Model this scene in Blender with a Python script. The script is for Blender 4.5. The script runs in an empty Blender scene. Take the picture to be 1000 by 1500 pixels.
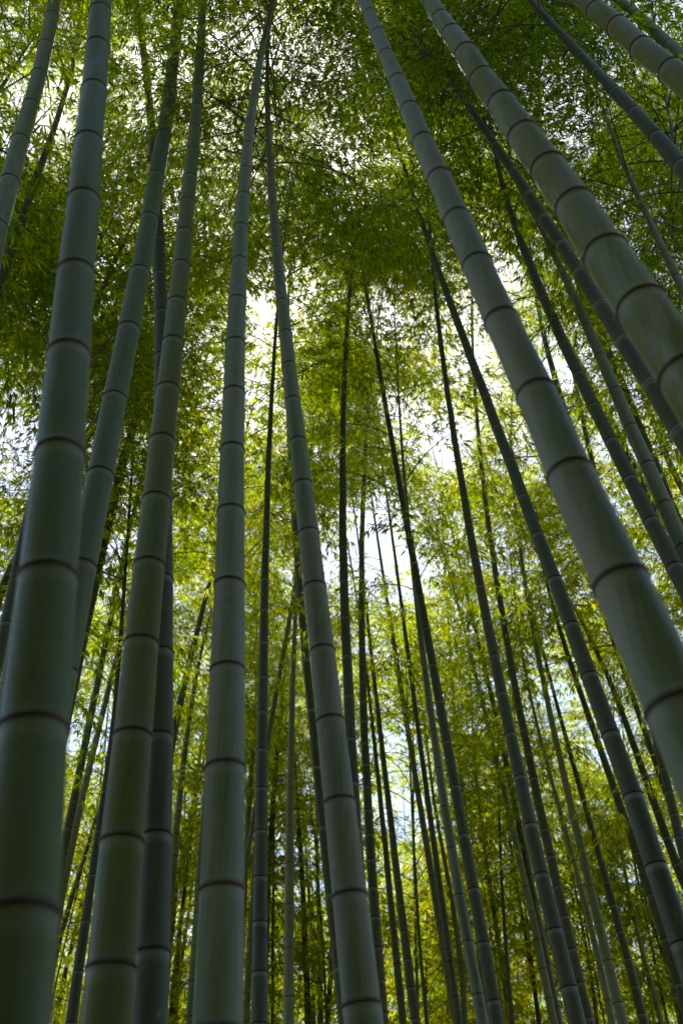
import bpy, math, random
import numpy as np

SEED = 7
rng = np.random.default_rng(SEED)
random.seed(SEED)
R = math.radians
scene = bpy.context.scene
COL = scene.collection

# ------------------------------------------------------------------ camera
PITCH = R(43.2)
CAM_Z = 1.6
FPX = 1458.33                      # 35 mm lens on a 24 x 36 mm frame, 1500 px tall
CP, SP = math.cos(PITCH), math.sin(PITCH)


def ray(px, py):
    u, v = (px - 500.0) / FPX, (750.0 - py) / FPX
    return np.array([u, CP - v * SP, SP + v * CP])


def project(p):
    """World point -> pixel of the 1000 x 1500 picture and depth."""
    x, y, z = p[0], p[1], p[2] - CAM_Z
    d = y * CP + z * SP
    return 500 + FPX * x / d, 750 - FPX * (-y * SP + z * CP) / d, d


cam_data = bpy.data.cameras.new('camera')
cam_data.lens = 35.0
cam_data.sensor_fit = 'VERTICAL'
cam_data.sensor_height = 36.0
cam_data.sensor_width = 24.0
cam_data.clip_start = 0.05
cam_data.clip_end = 2000
cam_data.dof.use_dof = True
cam_data.dof.focus_distance = 6.5
cam_data.dof.aperture_fstop = 2.8
cam = bpy.data.objects.new('camera', cam_data)
cam.location = (0, 0, CAM_Z)
cam.rotation_euler = (R(90) + PITCH, 0, 0)
COL.objects.link(cam)
scene.camera = cam

# ------------------------------------------------------------------ light
SUN_EL, SUN_AZ = R(63), R(-6)       # ahead of the camera, high
w = bpy.data.worlds.new('World')
scene.world = w
w.use_nodes = True
nt = w.node_tree
nt.nodes.clear()
sky = nt.nodes.new('ShaderNodeTexSky')
sky.sky_type = 'NISHITA'
sky.sun_disc = False
sky.sun_elevation = SUN_EL
sky.sun_rotation = SUN_AZ
sky.air_density = 1.0
sky.dust_density = 1.2
sky.ozone_density = 1.0
bg = nt.nodes.new('ShaderNodeBackground')
bg.inputs['Strength'].default_value = 0.15
wo = nt.nodes.new('ShaderNodeOutputWorld')
nt.links.new(sky.outputs[0], bg.inputs['Color'])
nt.links.new(bg.outputs[0], wo.inputs['Surface'])

sd = bpy.data.lights.new('sun', 'SUN')
sd.energy = 5.0
sd.angle = R(0.5)
sd.color = (1.0, 0.95, 0.86)
so = bpy.data.objects.new('sun', sd)
so.location = (0, 0, 40)
so.rotation_euler = (-(R(90) - SUN_EL), 0, -SUN_AZ)   # light comes from +Y, high
COL.objects.link(so)

scene.view_settings.view_transform = 'Standard'
scene.view_settings.look = 'None'
scene.view_settings.gamma = 1.0
scene.view_settings.exposure = 1.0
scene.cycles.max_bounces = 8
scene.cycles.diffuse_bounces = 5
scene.cycles.glossy_bounces = 2
scene.cycles.transmission_bounces = 5
scene.cycles.caustics_reflective = False
scene.cycles.caustics_refractive = False


# ------------------------------------------------------------------ materials
class N:
    """A short way to write node trees."""

    def __init__(self, name):
        self.m = bpy.data.materials.new(name)
        self.m.use_nodes = True
        self.t = self.m.node_tree
        self.t.nodes.clear()
        self.out = self.t.nodes.new('ShaderNodeOutputMaterial')

    def n(self, kind, **kw):
        x = self.t.nodes.new(kind)
        for k, v in kw.items():
            setattr(x, k, v)
        return x

    def l(self, a, b):
        self.t.links.new(a, b)

    def val(self, sock, v):
        if hasattr(v, 'is_output') or isinstance(v, bpy.types.NodeSocket):
            self.l(v, sock)
        else:
            sock.default_value = v

    def math(self, op, a, b=0.0, c=None, clamp=False):
        x = self.n('ShaderNodeMath', operation=op, use_clamp=clamp)
        self.val(x.inputs[0], a)
        self.val(x.inputs[1], b)
        if c is not None:
            self.val(x.inputs[2], c)
        return x.outputs[0]

    def mix(self, f, a, b, mode='MIX'):
        x = self.n('ShaderNodeMix', data_type='RGBA', blend_type=mode)
        self.val(x.inputs['Factor'], f)
        self.val(x.inputs['A'], a)
        self.val(x.inputs['B'], b)
        return x.outputs['Result']

    def rampf(self, x, lo, hi, a=0.0, b=1.0):
        y = self.n('ShaderNodeMapRange', interpolation_type='SMOOTHSTEP')
        self.val(y.inputs[0], x)
        for i, v in enumerate((lo, hi, a, b)):
            y.inputs[1 + i].default_value = v
        return y.outputs[0]

    def noise(self, vec, scale, detail=3.0, rough=0.55):
        x = self.n('ShaderNodeTexNoise')
        self.val(x.inputs['Vector'], vec)
        x.inputs['Scale'].default_value = scale
        x.inputs['Detail'].default_value = detail
        x.inputs['Roughness'].default_value = rough
        return x.outputs['Fac']

    def stretch(self, vec, s):
        x = self.n('ShaderNodeMapping')
        self.val(x.inputs['Vector'], vec)
        x.inputs['Scale'].default_value = s
        return x.outputs[0]


def culm_material():
    k = N('bamboo_culm')
    tc = k.n('ShaderNodeTexCoord')
    oi = k.n('ShaderNodeObjectInfo')
    at = k.n('ShaderNodeAttribute', attribute_name='scar')
    aw = k.n('ShaderNodeAttribute', attribute_name='wax')
    off = k.n('ShaderNodeVectorMath', operation='ADD')
    sc = k.n('ShaderNodeVectorMath', operation='SCALE')
    cmb = k.n('ShaderNodeCombineXYZ')
    k.l(oi.outputs['Random'], cmb.inputs[0]); k.l(oi.outputs['Random'], cmb.inputs[2])
    k.l(cmb.outputs[0], sc.inputs[0]); sc.inputs['Scale'].default_value = 37.0
    k.l(tc.outputs['Object'], off.inputs[0]); k.l(sc.outputs[0], off.inputs[1])
    P = off.outputs[0]
    streak = k.noise(k.stretch(P, (110, 110, 1.6)), 1.0, 4.0, 0.6)
    broad = k.noise(k.stretch(P, (9, 9, 1.3)), 1.0, 3.0, 0.6)
    patch = k.noise(k.stretch(P, (14, 14, 2.4)), 1.0, 5.0, 0.65)
    speck = k.noise(P, 160.0, 2.0, 0.6)
    base = oi.outputs['Color']
    # fresh skin: greener and darker; waxy bloom: pale grey, worn away in patches and streaks
    green = k.mix(1.0, base, (0.62, 0.82, 0.50, 1), 'MULTIPLY')
    bloom = k.mix(1.0, base, (1.22, 1.18, 1.18, 1), 'MULTIPLY')
    wear = k.rampf(k.math('ADD', k.math('MULTIPLY', broad, 0.75), k.math('MULTIPLY', streak, 0.30)), 0.40, 0.68)
    c = k.mix(wear, bloom, green)
    # yellow-green algae film in patches; the culm's own alpha sets how much of it there is
    film = k.math('MULTIPLY', k.rampf(k.math('ADD', patch, k.math('MULTIPLY', streak, 0.18)), 0.44, 0.62), oi.outputs['Alpha'])
    c = k.mix(film, c, (0.150, 0.158, 0.026, 1))
    # fine fibre streaks, specks
    c = k.mix(k.rampf(streak, 0.48, 0.78, 0.0, 0.28), c, (0.055, 0.066, 0.045, 1))
    c = k.mix(k.rampf(speck, 0.66, 0.74, 0.0, 0.35), c, (0.30, 0.31, 0.28, 1))
    lich = k.noise(k.stretch(P, (30, 30, 13)), 1.0, 6.0, 0.7)
    c = k.mix(k.rampf(lich, 0.60, 0.72, 0.0, 0.45), c, (0.24, 0.25, 0.21, 1))
    grime = k.noise(k.stretch(P, (22, 22, 5)), 1.3, 5.0, 0.7)
    c = k.mix(k.rampf(grime, 0.54, 0.74, 0.0, 0.55), c, k.mix(1.0, c, (0.50, 0.52, 0.46, 1), 'MULTIPLY'))
    # node: pale wax band just under the ring, brown sheath scar on it
    wax = k.rampf(aw.outputs['Fac'], 0.05, 1.0)
    c = k.mix(k.math('MULTIPLY', wax, k.math('ADD', 0.14, k.math('MULTIPLY', broad, 0.55))), c, (0.30, 0.30, 0.26, 1))
    scar = k.rampf(k.math('ADD', at.outputs['Fac'], k.math('MULTIPLY', k.math('SUBTRACT', patch, 0.5), 0.5)), 0.15, 0.95)
    c = k.mix(k.math('MULTIPLY', scar, 0.85), c, k.mix(1.0, c, (0.34, 0.25, 0.22, 1), 'MULTIPLY'))
    b = k.n('ShaderNodeBsdfPrincipled')
    k.l(c, b.inputs['Base Color'])
    k.l(k.math('ADD', 0.44, k.math('MULTIPLY', k.math('SUBTRACT', 1.0, wear), 0.22)), b.inputs['Roughness'])
    b.inputs['Specular IOR Level'].default_value = 0.30
    bp = k.n('ShaderNodeBump')
    bp.inputs['Strength'].default_value = 0.14
    bp.inputs['Distance'].default_value = 0.004
    k.l(k.math('ADD', streak, k.math('MULTIPLY', speck, 0.3)), bp.inputs['Height'])
    k.l(bp.outputs[0], b.inputs['Normal'])
    k.l(b.outputs[0], k.out.inputs[0])
    return k.m


def ring_material(name, col):
    k = N(name)
    tc = k.n('ShaderNodeTexCoord')
    f = k.noise(tc.outputs['Object'], 55.0, 4.0, 0.7)
    c = k.mix(k.rampf(f, 0.3, 0.7), col, tuple(min(1, v * 1.9) for v in col[:3]) + (1,))
    b = k.n('ShaderNodeBsdfPrincipled')
    k.l(c, b.inputs['Base Color'])
    b.inputs['Roughness'].default_value = 0.75
    k.l(b.outputs[0], k.out.inputs[0])
    return k.m


def leaf_material():
    k = N('bamboo_leaf')
    at = k.n('ShaderNodeAttribute', attribute_name='leaf_tone')
    oi = k.n('ShaderNodeObjectInfo')
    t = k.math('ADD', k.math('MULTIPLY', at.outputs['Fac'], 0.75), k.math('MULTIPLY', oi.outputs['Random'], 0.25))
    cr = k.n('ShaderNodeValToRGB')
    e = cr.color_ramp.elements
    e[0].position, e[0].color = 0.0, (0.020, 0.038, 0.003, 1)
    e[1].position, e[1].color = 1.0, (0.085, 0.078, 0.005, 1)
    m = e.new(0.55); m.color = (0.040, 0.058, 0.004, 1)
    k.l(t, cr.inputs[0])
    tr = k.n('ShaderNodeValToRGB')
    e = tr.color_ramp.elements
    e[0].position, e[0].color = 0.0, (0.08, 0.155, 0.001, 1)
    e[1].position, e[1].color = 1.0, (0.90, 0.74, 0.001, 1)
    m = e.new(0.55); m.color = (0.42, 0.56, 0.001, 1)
    k.l(t, tr.inputs[0])
    d = k.n('ShaderNodeBsdfPrincipled')
    k.l(cr.outputs[0], d.inputs['Base Color'])
    d.inputs['Roughness'].default_value = 0.55
    d.inputs['Specular IOR Level'].default_value = 0.12
    tl = k.n('ShaderNodeBsdfTranslucent')
    k.l(tr.outputs[0], tl.inputs['Color'])
    mx = k.n('ShaderNodeMixShader')
    mx.inputs[0].default_value = 0.72
    k.l(d.outputs[0], mx.inputs[1]); k.l(tl.outputs[0], mx.inputs[2])
    k.l(mx.outputs[0], k.out.inputs[0])
    return k.m


def twig_material():
    k = N('bamboo_twig')
    oi = k.n('ShaderNodeObjectInfo')
    c = k.mix(oi.outputs['Random'], (0.045, 0.052, 0.022, 1), (0.085, 0.080, 0.035, 1))
    b = k.n('ShaderNodeBsdfPrincipled')
    k.l(c, b.inputs['Base Color'])
    b.inputs['Roughness'].default_value = 0.5
    k.l(b.outputs[0], k.out.inputs[0])
    return k.m


def ground_material():
    k = N('leaf_litter')
    tc = k.n('ShaderNodeTexCoord')
    a = k.noise(tc.outputs['Object'], 0.6, 5.0, 0.6)
    f = k.noise(k.stretch(tc.outputs['Object'], (30, 60, 30)), 1.0, 4.0, 0.7)
    c = k.mix(k.rampf(f, 0.35, 0.65), (0.05, 0.04, 0.022, 1), (0.16, 0.13, 0.075, 1))
    c = k.mix(k.rampf(a, 0.4, 0.65, 0.0, 0.6), c, (0.035, 0.05, 0.018, 1))
    b = k.n('ShaderNodeBsdfPrincipled')
    k.l(c, b.inputs['Base Color'])
    b.inputs['Roughness'].default_value = 0.9
    bp = k.n('ShaderNodeBump'); bp.inputs['Strength'].default_value = 0.6
    k.l(f, bp.inputs['Height']); k.l(bp.outputs[0], b.inputs['Normal'])
    k.l(b.outputs[0], k.out.inputs[0])
    return k.m


M_CULM = culm_material()
M_RING = ring_material('node_scar', (0.060, 0.040, 0.032, 1))
M_RING_DARK = ring_material('node_scar_dark', (0.022, 0.016, 0.013, 1))
M_PALE = ring_material('node_scar_pale', (0.24, 0.245, 0.22, 1))
M_LEAF = leaf_material()
M_TWIG = twig_material()


# ------------------------------------------------------------------ mesh helpers
def quads_mesh(name, verts, quads, mats, mat_index=None, smooth=True):
    me = bpy.data.meshes.new(name)
    nv, nq = len(verts), len(quads)
    me.vertices.add(nv)
    me.vertices.foreach_set('co', np.ascontiguousarray(verts, dtype=np.float32).ravel())
    me.loops.add(nq * 4)
    me.loops.foreach_set('vertex_index', np.ascontiguousarray(quads, dtype=np.int32).ravel())
    me.polygons.add(nq)
    me.polygons.foreach_set('loop_start', np.arange(0, nq * 4, 4, dtype=np.int32))
    for m in mats:
        me.materials.append(m)
    if mat_index is not None:
        me.polygons.foreach_set('material_index', np.ascontiguousarray(mat_index, dtype=np.int32))
    me.update(calc_edges=True)
    if smooth:
        me.polygons.foreach_set('use_smooth', np.ones(nq, dtype=bool))
    return me


def link(name, data, parent=None, loc=(0, 0, 0)):
    o = bpy.data.objects.new(name, data)
    o.location = loc
    COL.objects.link(o)
    if parent is not None:
        o.parent = parent
    return o


def tube_rings(centres, radii, tang, seg):
    """Verts of rings square to the tangent, (n, seg, 3)."""
    t = tang / np.linalg.norm(tang, axis=1, keepdims=True)
    ref = np.array([0.0, 1.0, 0.0])
    a = np.cross(ref, t); a /= np.linalg.norm(a, axis=1, keepdims=True)
    b = np.cross(t, a)
    th = np.linspace(0, 2 * np.pi, seg, endpoint=False)
    return (centres[:, None, :] + radii[:, None, None] * (np.cos(th)[None, :, None] * a[:, None, :] + np.sin(th)[None, :, None] * b[:, None, :]))


def ring_quads(n, seg):
    i = np.arange(n - 1)[:, None] * seg
    j = np.arange(seg)[None, :]
    k = (j + 1) % seg
    return np.stack([i + j, i + k, i + seg + k, i + seg + j], axis=-1).reshape(-1, 4)


# ------------------------------------------------------------------ leafy sprays
def rot_z(v, a):
    c, s = math.cos(a), math.sin(a)
    return np.array([c * v[0] - s * v[1], s * v[0] + c * v[1], v[2]])


def unit(v):
    return v / np.linalg.norm(v)


def make_spray(seed, leaf_scale=1.0, twigs=5, most=5):
    """One side branch: a wiry stem, side twigs, fans of narrow leaves at the twig ends. Starts at the origin and heads out along +X."""
    r = np.random.default_rng(seed)
    LV, LT, TV, TQ = [], [], [], []

    def prism(p, q, r0, r1):
        d = unit(q - p)
        a = unit(np.cross(d, [0.13, 0.2, 1.0])); b = np.cross(d, a)
        base = len(TV)
        for c, rr in ((p, r0), (q, r1)):
            for k in range(3):
                t = k * 2.0944
                TV.append(c + rr * (math.cos(t) * a + math.sin(t) * b))
        for k in range(3):
            TQ.append((base + k, base + (k + 1) % 3, base + 3 + (k + 1) % 3, base + 3 + k))

    def leaf(p, d, L, W):
        d = unit(d)
        side = np.cross(d, [0, 0, 1.0])
        side = unit(side + 1e-6)
        up = np.cross(side, d)
        roll = r.normal(0, 0.6)
        s = side * math.cos(roll) + up * math.sin(roll)
        n = np.cross(s, d)
        m = p + d * L * 0.38 + n * L * 0.03
        tip = p + d * L * 0.98 + np.array([0, 0, -0.16 * L])
        LV.extend([p, m + s * W * 0.5, tip, m - s * W * 0.5])
        LT.append(r.random())

    def fan(p, d, n):
        az0 = r.uniform(-0.3, 0.3)
        for i in range(n):
            a = az0 + (i - (n - 1) / 2) * r.uniform(0.45, 0.8)
            v = rot_z(d, a) + np.array([0, 0, r.normal(-0.42, 0.28)])
            L = r.uniform(0.055, 0.100) * leaf_scale
            leaf(p + unit(v) * 0.004, v, L, L * r.uniform(0.14, 0.19))

    Lm = r.uniform(1.15, 1.5)
    lift = r.uniform(0.35, 0.75)
    sag = r.uniform(0.45, 0.85)
    wob = r.uniform(-0.25, 0.25)

    def main(s):
        return np.array([Lm * s * 0.86, wob * Lm * s * s, Lm * (lift * s - sag * s * s)])

    K = 7
    pts = [main(i / K) for i in range(K + 1)]
    for i in range(K):
        prism(pts[i], pts[i + 1], 0.0058 * (1 - i / K) + 0.0012, 0.0058 * (1 - (i + 1) / K) + 0.0012)
    ns = 13
    for i in range(ns):
        s = 0.16 + 0.84 * (i + r.uniform(0, 0.7)) / ns
        s = min(s, 1.0)
        p = main(s)
        d = unit(main(min(s + 0.02, 1.02)) - main(s - 0.02))
        sgn = 1 if i % 2 else -1
        sd_ = rot_z(d, sgn * r.uniform(0.5, 1.05)) + np.array([0, 0, r.normal(0.0, 0.25)])
        sd_ = unit(sd_)
        l2 = r.uniform(0.28, 0.52) * (1.05 - 0.45 * s)
        q = p + sd_ * l2 + np.array([0, 0, -0.10 * l2])
        prism(p, q, 0.0022, 0.0008)
        nt_ = twigs
        for j in range(nt_):
            f = 0.35 + 0.65 * j / (nt_ - 1)
            c = p + (q - p) * f
            td = unit(rot_z(sd_, (1 if j % 2 else -1) * r.uniform(0.2, 0.8)) + np.array([0, 0, r.normal(-0.1, 0.2)]))
            e_ = c + td * r.uniform(0.04, 0.10)
            fan(e_, td, int(r.integers(3, most + 1)))
    fan(main(1.0), unit(main(1.0) - main(0.95)), 4)
    LV = np.array(LV); n = len(LV) // 4
    TV = np.array(TV); TQ = np.array(TQ)
    return LV, np.array(LT), TV, TQ


SPRAYS = [make_spray(100 + i, 0.86, 6, 5) for i in range(14)]                         # fine leaves: the culms near the camera
COARSE = [make_spray(300 + i, 1.20, 4, 5) for i in range(14)]             # longer leaves, fewer of them: the ones further off


# where the canopy is thin and the sky breaks through (picture x, y, radius): branches are scarce along these sight lines
GAPS = [(35, 170, 56), (15, 640, 75), (385, 440, 48), (345, 560, 34), (560, 455, 34), (505, 205, 46), (585, 225, 32), (455, 28, 38), (825, 190, 44), (800, 110, 22), (845, 140, 20),
        (690, 510, 30), (655, 640, 48), (585, 590, 30), (540, 770, 48), (590, 840, 48), (475, 825, 38), (820, 1000, 42), (130, 1085, 42), (780, 650, 28), (745, 385, 32), (930, 290, 34),
        (265, 285, 28), (120, 130, 32), (575, 1090, 36), (600, 1190, 40), (300, 1350, 30), (895, 1080, 40), (960, 560, 24), (810, 540, 36), (940, 650, 22), (720, 800, 34), (270, 480, 26), (440, 1240, 26)]


DENSE = [(410, 110, 130), (555, 340, 80), (600, 385, 50), (540, 560, 60), (700, 55, 90), (100, 345, 80), (960, 190, 60), (560, 400, 50)]


def dense_at(p):
    x, y, d = project(p)
    return d > 0.5 and any((x - a) ** 2 + (y - b) ** 2 < c * c for a, b, c in DENSE)


def thin_at(p, r):
    """True where a branch at p is left out: in the gaps, and in a coarse natural unevenness of the canopy."""
    x, y, d = project(p)
    if d < 0.5:
        return False
    for gx_, gy_, gr in GAPS:
        q = ((x - gx_) ** 2 + (y - gy_) ** 2) / (gr * 0.92) ** 2
        if q < 1.6 and r.random() < 0.74 * min(1.0, 1.6 - q):
            return True
    return False


def make_crown(name, path, base_arc, parent, size=1.0, per_node=2, seed=0, keep=1.0, tone=0.0, sprays=None):
    sprays = sprays or SPRAYS
    """Leafy crown on the part of a culm above base_arc. path(arc) -> local position."""
    r = np.random.default_rng(seed)
    top = path.length
    V, Q, MI, TN = [], [], [], []
    nv = 0
    a = base_arc + r.uniform(0, 0.2)
    turn = r.uniform(0, 6.28)
    while a < top - 0.05:
        f = (a - base_arc) / max(top - base_arc, 0.1)
        env = (0.55 + 0.75 * math.sin(math.pi * min(1.0, 0.18 + 0.62 * f))) * (1.0 - 0.52 * f ** 3)
        thick = dense_at(np.array(parent.location) + path(a))
        for k in range(per_node + (2 if thick else 0)):
            if r.random() > (1.0 if thick else keep):
                continue
            lv, lt, tv, tq = sprays[int(r.integers(len(sprays)))]
            s = env * size * r.uniform(0.75, 1.15)
            az = turn + (k * 2.6 if per_node > 1 else 0) + r.normal(0, 0.35)
            tilt = r.normal(0.0, 0.22) - 0.25 * f
            flip = 1 if r.random() < 0.5 else -1
            cz, sz = math.cos(az), math.sin(az)
            ct, st = math.cos(tilt), math.sin(tilt)
            Rt = np.array([[ct, 0, st], [0, 1, 0], [-st, 0, ct]])
            Rz = np.array([[cz, -sz, 0], [sz, cz, 0], [0, 0, 1]])
            M = (Rz @ Rt) * s
            M[:, 1] *= flip
            o = path(a)
            oo = np.array(parent.location) + o
            if any(thin_at(oo + M @ np.array([q, 0.0, 0.1]), r) for q in (0.4, 0.8, 1.15)):
                continue
            L_ = lv @ M.T + o
            T_ = tv @ M.T + o
            n = len(L_) // 4
            V.append(L_); Q.append(np.arange(n * 4).reshape(-1, 4) + nv); nv += n * 4
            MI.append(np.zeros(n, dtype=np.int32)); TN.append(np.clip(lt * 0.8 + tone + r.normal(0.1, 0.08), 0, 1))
            V.append(T_); Q.append(tq + nv); nv += len(T_)
            MI.append(np.ones(len(tq), dtype=np.int32)); TN.append(np.zeros(len(tq)))
        a += r.uniform(0.20, 0.30) * (1.0 - 0.35 * f)
        turn += math.pi / 2 + r.normal(0, 0.4)
    if not V:
        return None
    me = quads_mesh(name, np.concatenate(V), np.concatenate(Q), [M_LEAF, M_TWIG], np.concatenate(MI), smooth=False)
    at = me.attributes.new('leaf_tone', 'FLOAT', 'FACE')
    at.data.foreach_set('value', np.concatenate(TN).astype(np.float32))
    return link('crown', me, parent)


# ------------------------------------------------------------------ one bamboo
class Path:
    """Culm centre line by arc length, in the bamboo's own space."""

    def __init__(self, pts):
        self.p = np.asarray(pts)
        d = np.linalg.norm(np.diff(self.p, axis=0), axis=1)
        self.a = np.concatenate([[0], np.cumsum(d)])
        self.length = float(self.a[-1])

    def __call__(self, s):
        s = np.clip(s, 0, self.length)
        out = np.stack([np.interp(s, self.a, self.p[:, i]) for i in range(3)], axis=-1)
        return out

    def tangent(self, s):
        e = 0.06
        return self(np.minimum(s + e, self.length)) - self(np.maximum(s - e, 0))


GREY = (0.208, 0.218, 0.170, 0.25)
GREEN = (0.080, 0.114, 0.072, 0.36)
OLIVE = (0.116, 0.142, 0.078, 0.75)
BLOTCH = (0.210, 0.222, 0.165, 1.0)
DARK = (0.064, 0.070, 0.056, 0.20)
PALE = (0.150, 0.144, 0.105, 0.15)
BROWN = (0.090, 0.068, 0.040, 0.20)
SAGE = (0.138, 0.164, 0.118, 0.30)
COLS = dict(sage=SAGE, grey=GREY, green=GREEN, olive=OLIVE, blotch=BLOTCH, dark=DARK, pale=PALE, brown=BROWN)
GROUP = 'bamboos of the grove'
n_made = 0
KEEP_FAR = 0.70


def build_bamboo(label, base, rel, diam_at, nodes, colour, seg, ring_nodes, crown, group=GROUP, pale_rings=False, seed=0):
    """rel: centre line relative to base; diam_at(arc); nodes: arcs of the nodes; crown: dict or None."""
    root = bpy.data.objects.new('bamboo', None)
    root.empty_display_size = 0.3
    root.location = base
    root['label'] = label
    root['category'] = 'bamboo'
    root['group'] = group
    COL.objects.link(root)
    path = Path(rel)
    r = np.random.default_rng(seed)
    # sample arcs and node distances
    arcs, nd, bump = [], [], []
    prof = ((-0.055, 0.998, 0, 0), (-0.018, 0.992, 0, 1), (-0.008, 1.004, 0.1, 0.9), (-0.003, 1.030, 1, 0), (0.0, 1.040, 1, 0), (0.004, 1.035, 1, 0), (0.010, 0.996, 0.45, 0), (0.022, 0.985, 0.05, 0), (0.06, 0.995, 0, 0))
    if seg < 10:
        prof = ((-0.03, 1.0, 0, 0), (-0.009, 1.01, 0, 0.15), (-0.006, 1.012, 1, 0), (0.008, 1.008, 1, 0), (0.016, 0.995, 0, 0))
    arcs.append(0.0); nd.append((0, 0)); bump.append(1.0)
    for na in nodes:
        k = max(diam_at(na) / 0.11, 0.25)
        lo = na + prof[0][0] * k
        if lo <= arcs[-1] + 0.01:
            continue
        arcs.append((arcs[-1] + lo) / 2); nd.append((0, 0)); bump.append(1.0)
        for dz, m, sc_, wx_ in prof:
            arcs.append(na + dz * k); nd.append((sc_, wx_)); bump.append(m)
    if arcs[-1] < path.length - 0.02:
        arcs.append(path.length); nd.append((0, 0)); bump.append(1.0)
    arcs, nd, bump = np.array(arcs), np.array(nd), np.array(bump)
    ok = arcs <= path.length
    arcs, nd, bump = arcs[ok], nd[ok], bump[ok]
    rad = np.array([diam_at(a) for a in arcs]) / 2 * bump
    C, T = path(arcs), path.tangent(arcs)
    if len(nodes) > 2:                                       # a slight kink at every node
        kx, ky = r.normal(0, 1, len(nodes)), r.normal(0, 1, len(nodes))
        kd = np.array([diam_at(a) for a in nodes]) * 0.018
        kink = lambda aa: np.stack([np.interp(aa, nodes, kx * kd), np.interp(aa, nodes, ky * kd), 0 * np.asarray(aa, dtype=float)], axis=-1)
        C = C + kink(arcs)
    else:
        kink = lambda aa: np.zeros((len(np.atleast_1d(aa)), 3))
    V = tube_rings(C, rad, T, seg)
    me = quads_mesh('culm', V.reshape(-1, 3), ring_quads(len(arcs), seg), [M_CULM])
    for ai, an in enumerate(('scar', 'wax')):
        at = me.attributes.new(an, 'FLOAT', 'POINT')
        at.data.foreach_set('value', np.repeat(nd[:, ai], seg).astype(np.float32))
    culm = link('culm', me, root)
    c = np.array(COLS[colour])
    c[:3] *= r.uniform(0.92, 1.08) * np.array([r.uniform(0.96, 1.04), 1.0, r.uniform(0.95, 1.05)])
    culm.color = tuple(c)
    # brown ring of the sheath scar, its own piece on every node that shows large enough
    for na in ring_nodes:
        d = diam_at(na); k = d / 0.11
        hz = 0.0056 * max(k, 0.5)
        prof_r = ((-hz, 1.01), (-hz * 0.7, 1.070), (0.0, 1.084), (hz * 0.7, 1.070), (hz, 1.0))
        aa = np.array([na + 0.0006 + p[0] for p in prof_r])
        rr = np.array([d / 2 * p[1] for p in prof_r])
        cc, tt = path(aa), np.repeat(path.tangent(np.array([na])), len(aa), axis=0)
        o = path(na)
        ko = kink(np.array([na]))[0]
        sg = seg if seg > 12 else 12
        RV = tube_rings(cc - o, rr, tt, sg)
        RV = RV * 1.0
        rm = quads_mesh('node_ring', RV.reshape(-1, 3), ring_quads(len(aa), sg), [M_PALE if pale_rings else M_RING_DARK if colour == 'dark' else M_RING])
        link('node_ring', rm, culm, tuple(o + ko))
    if crown is not None:
        make_crown('crown', path, crown['base'], root, size=crown.get('size', 1.0), per_node=crown.get('per', 2), seed=seed + 991, keep=crown.get('keep', 1.0), tone=crown.get('tone', 0.0), sprays=crown.get('sprays'))
    return root


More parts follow.
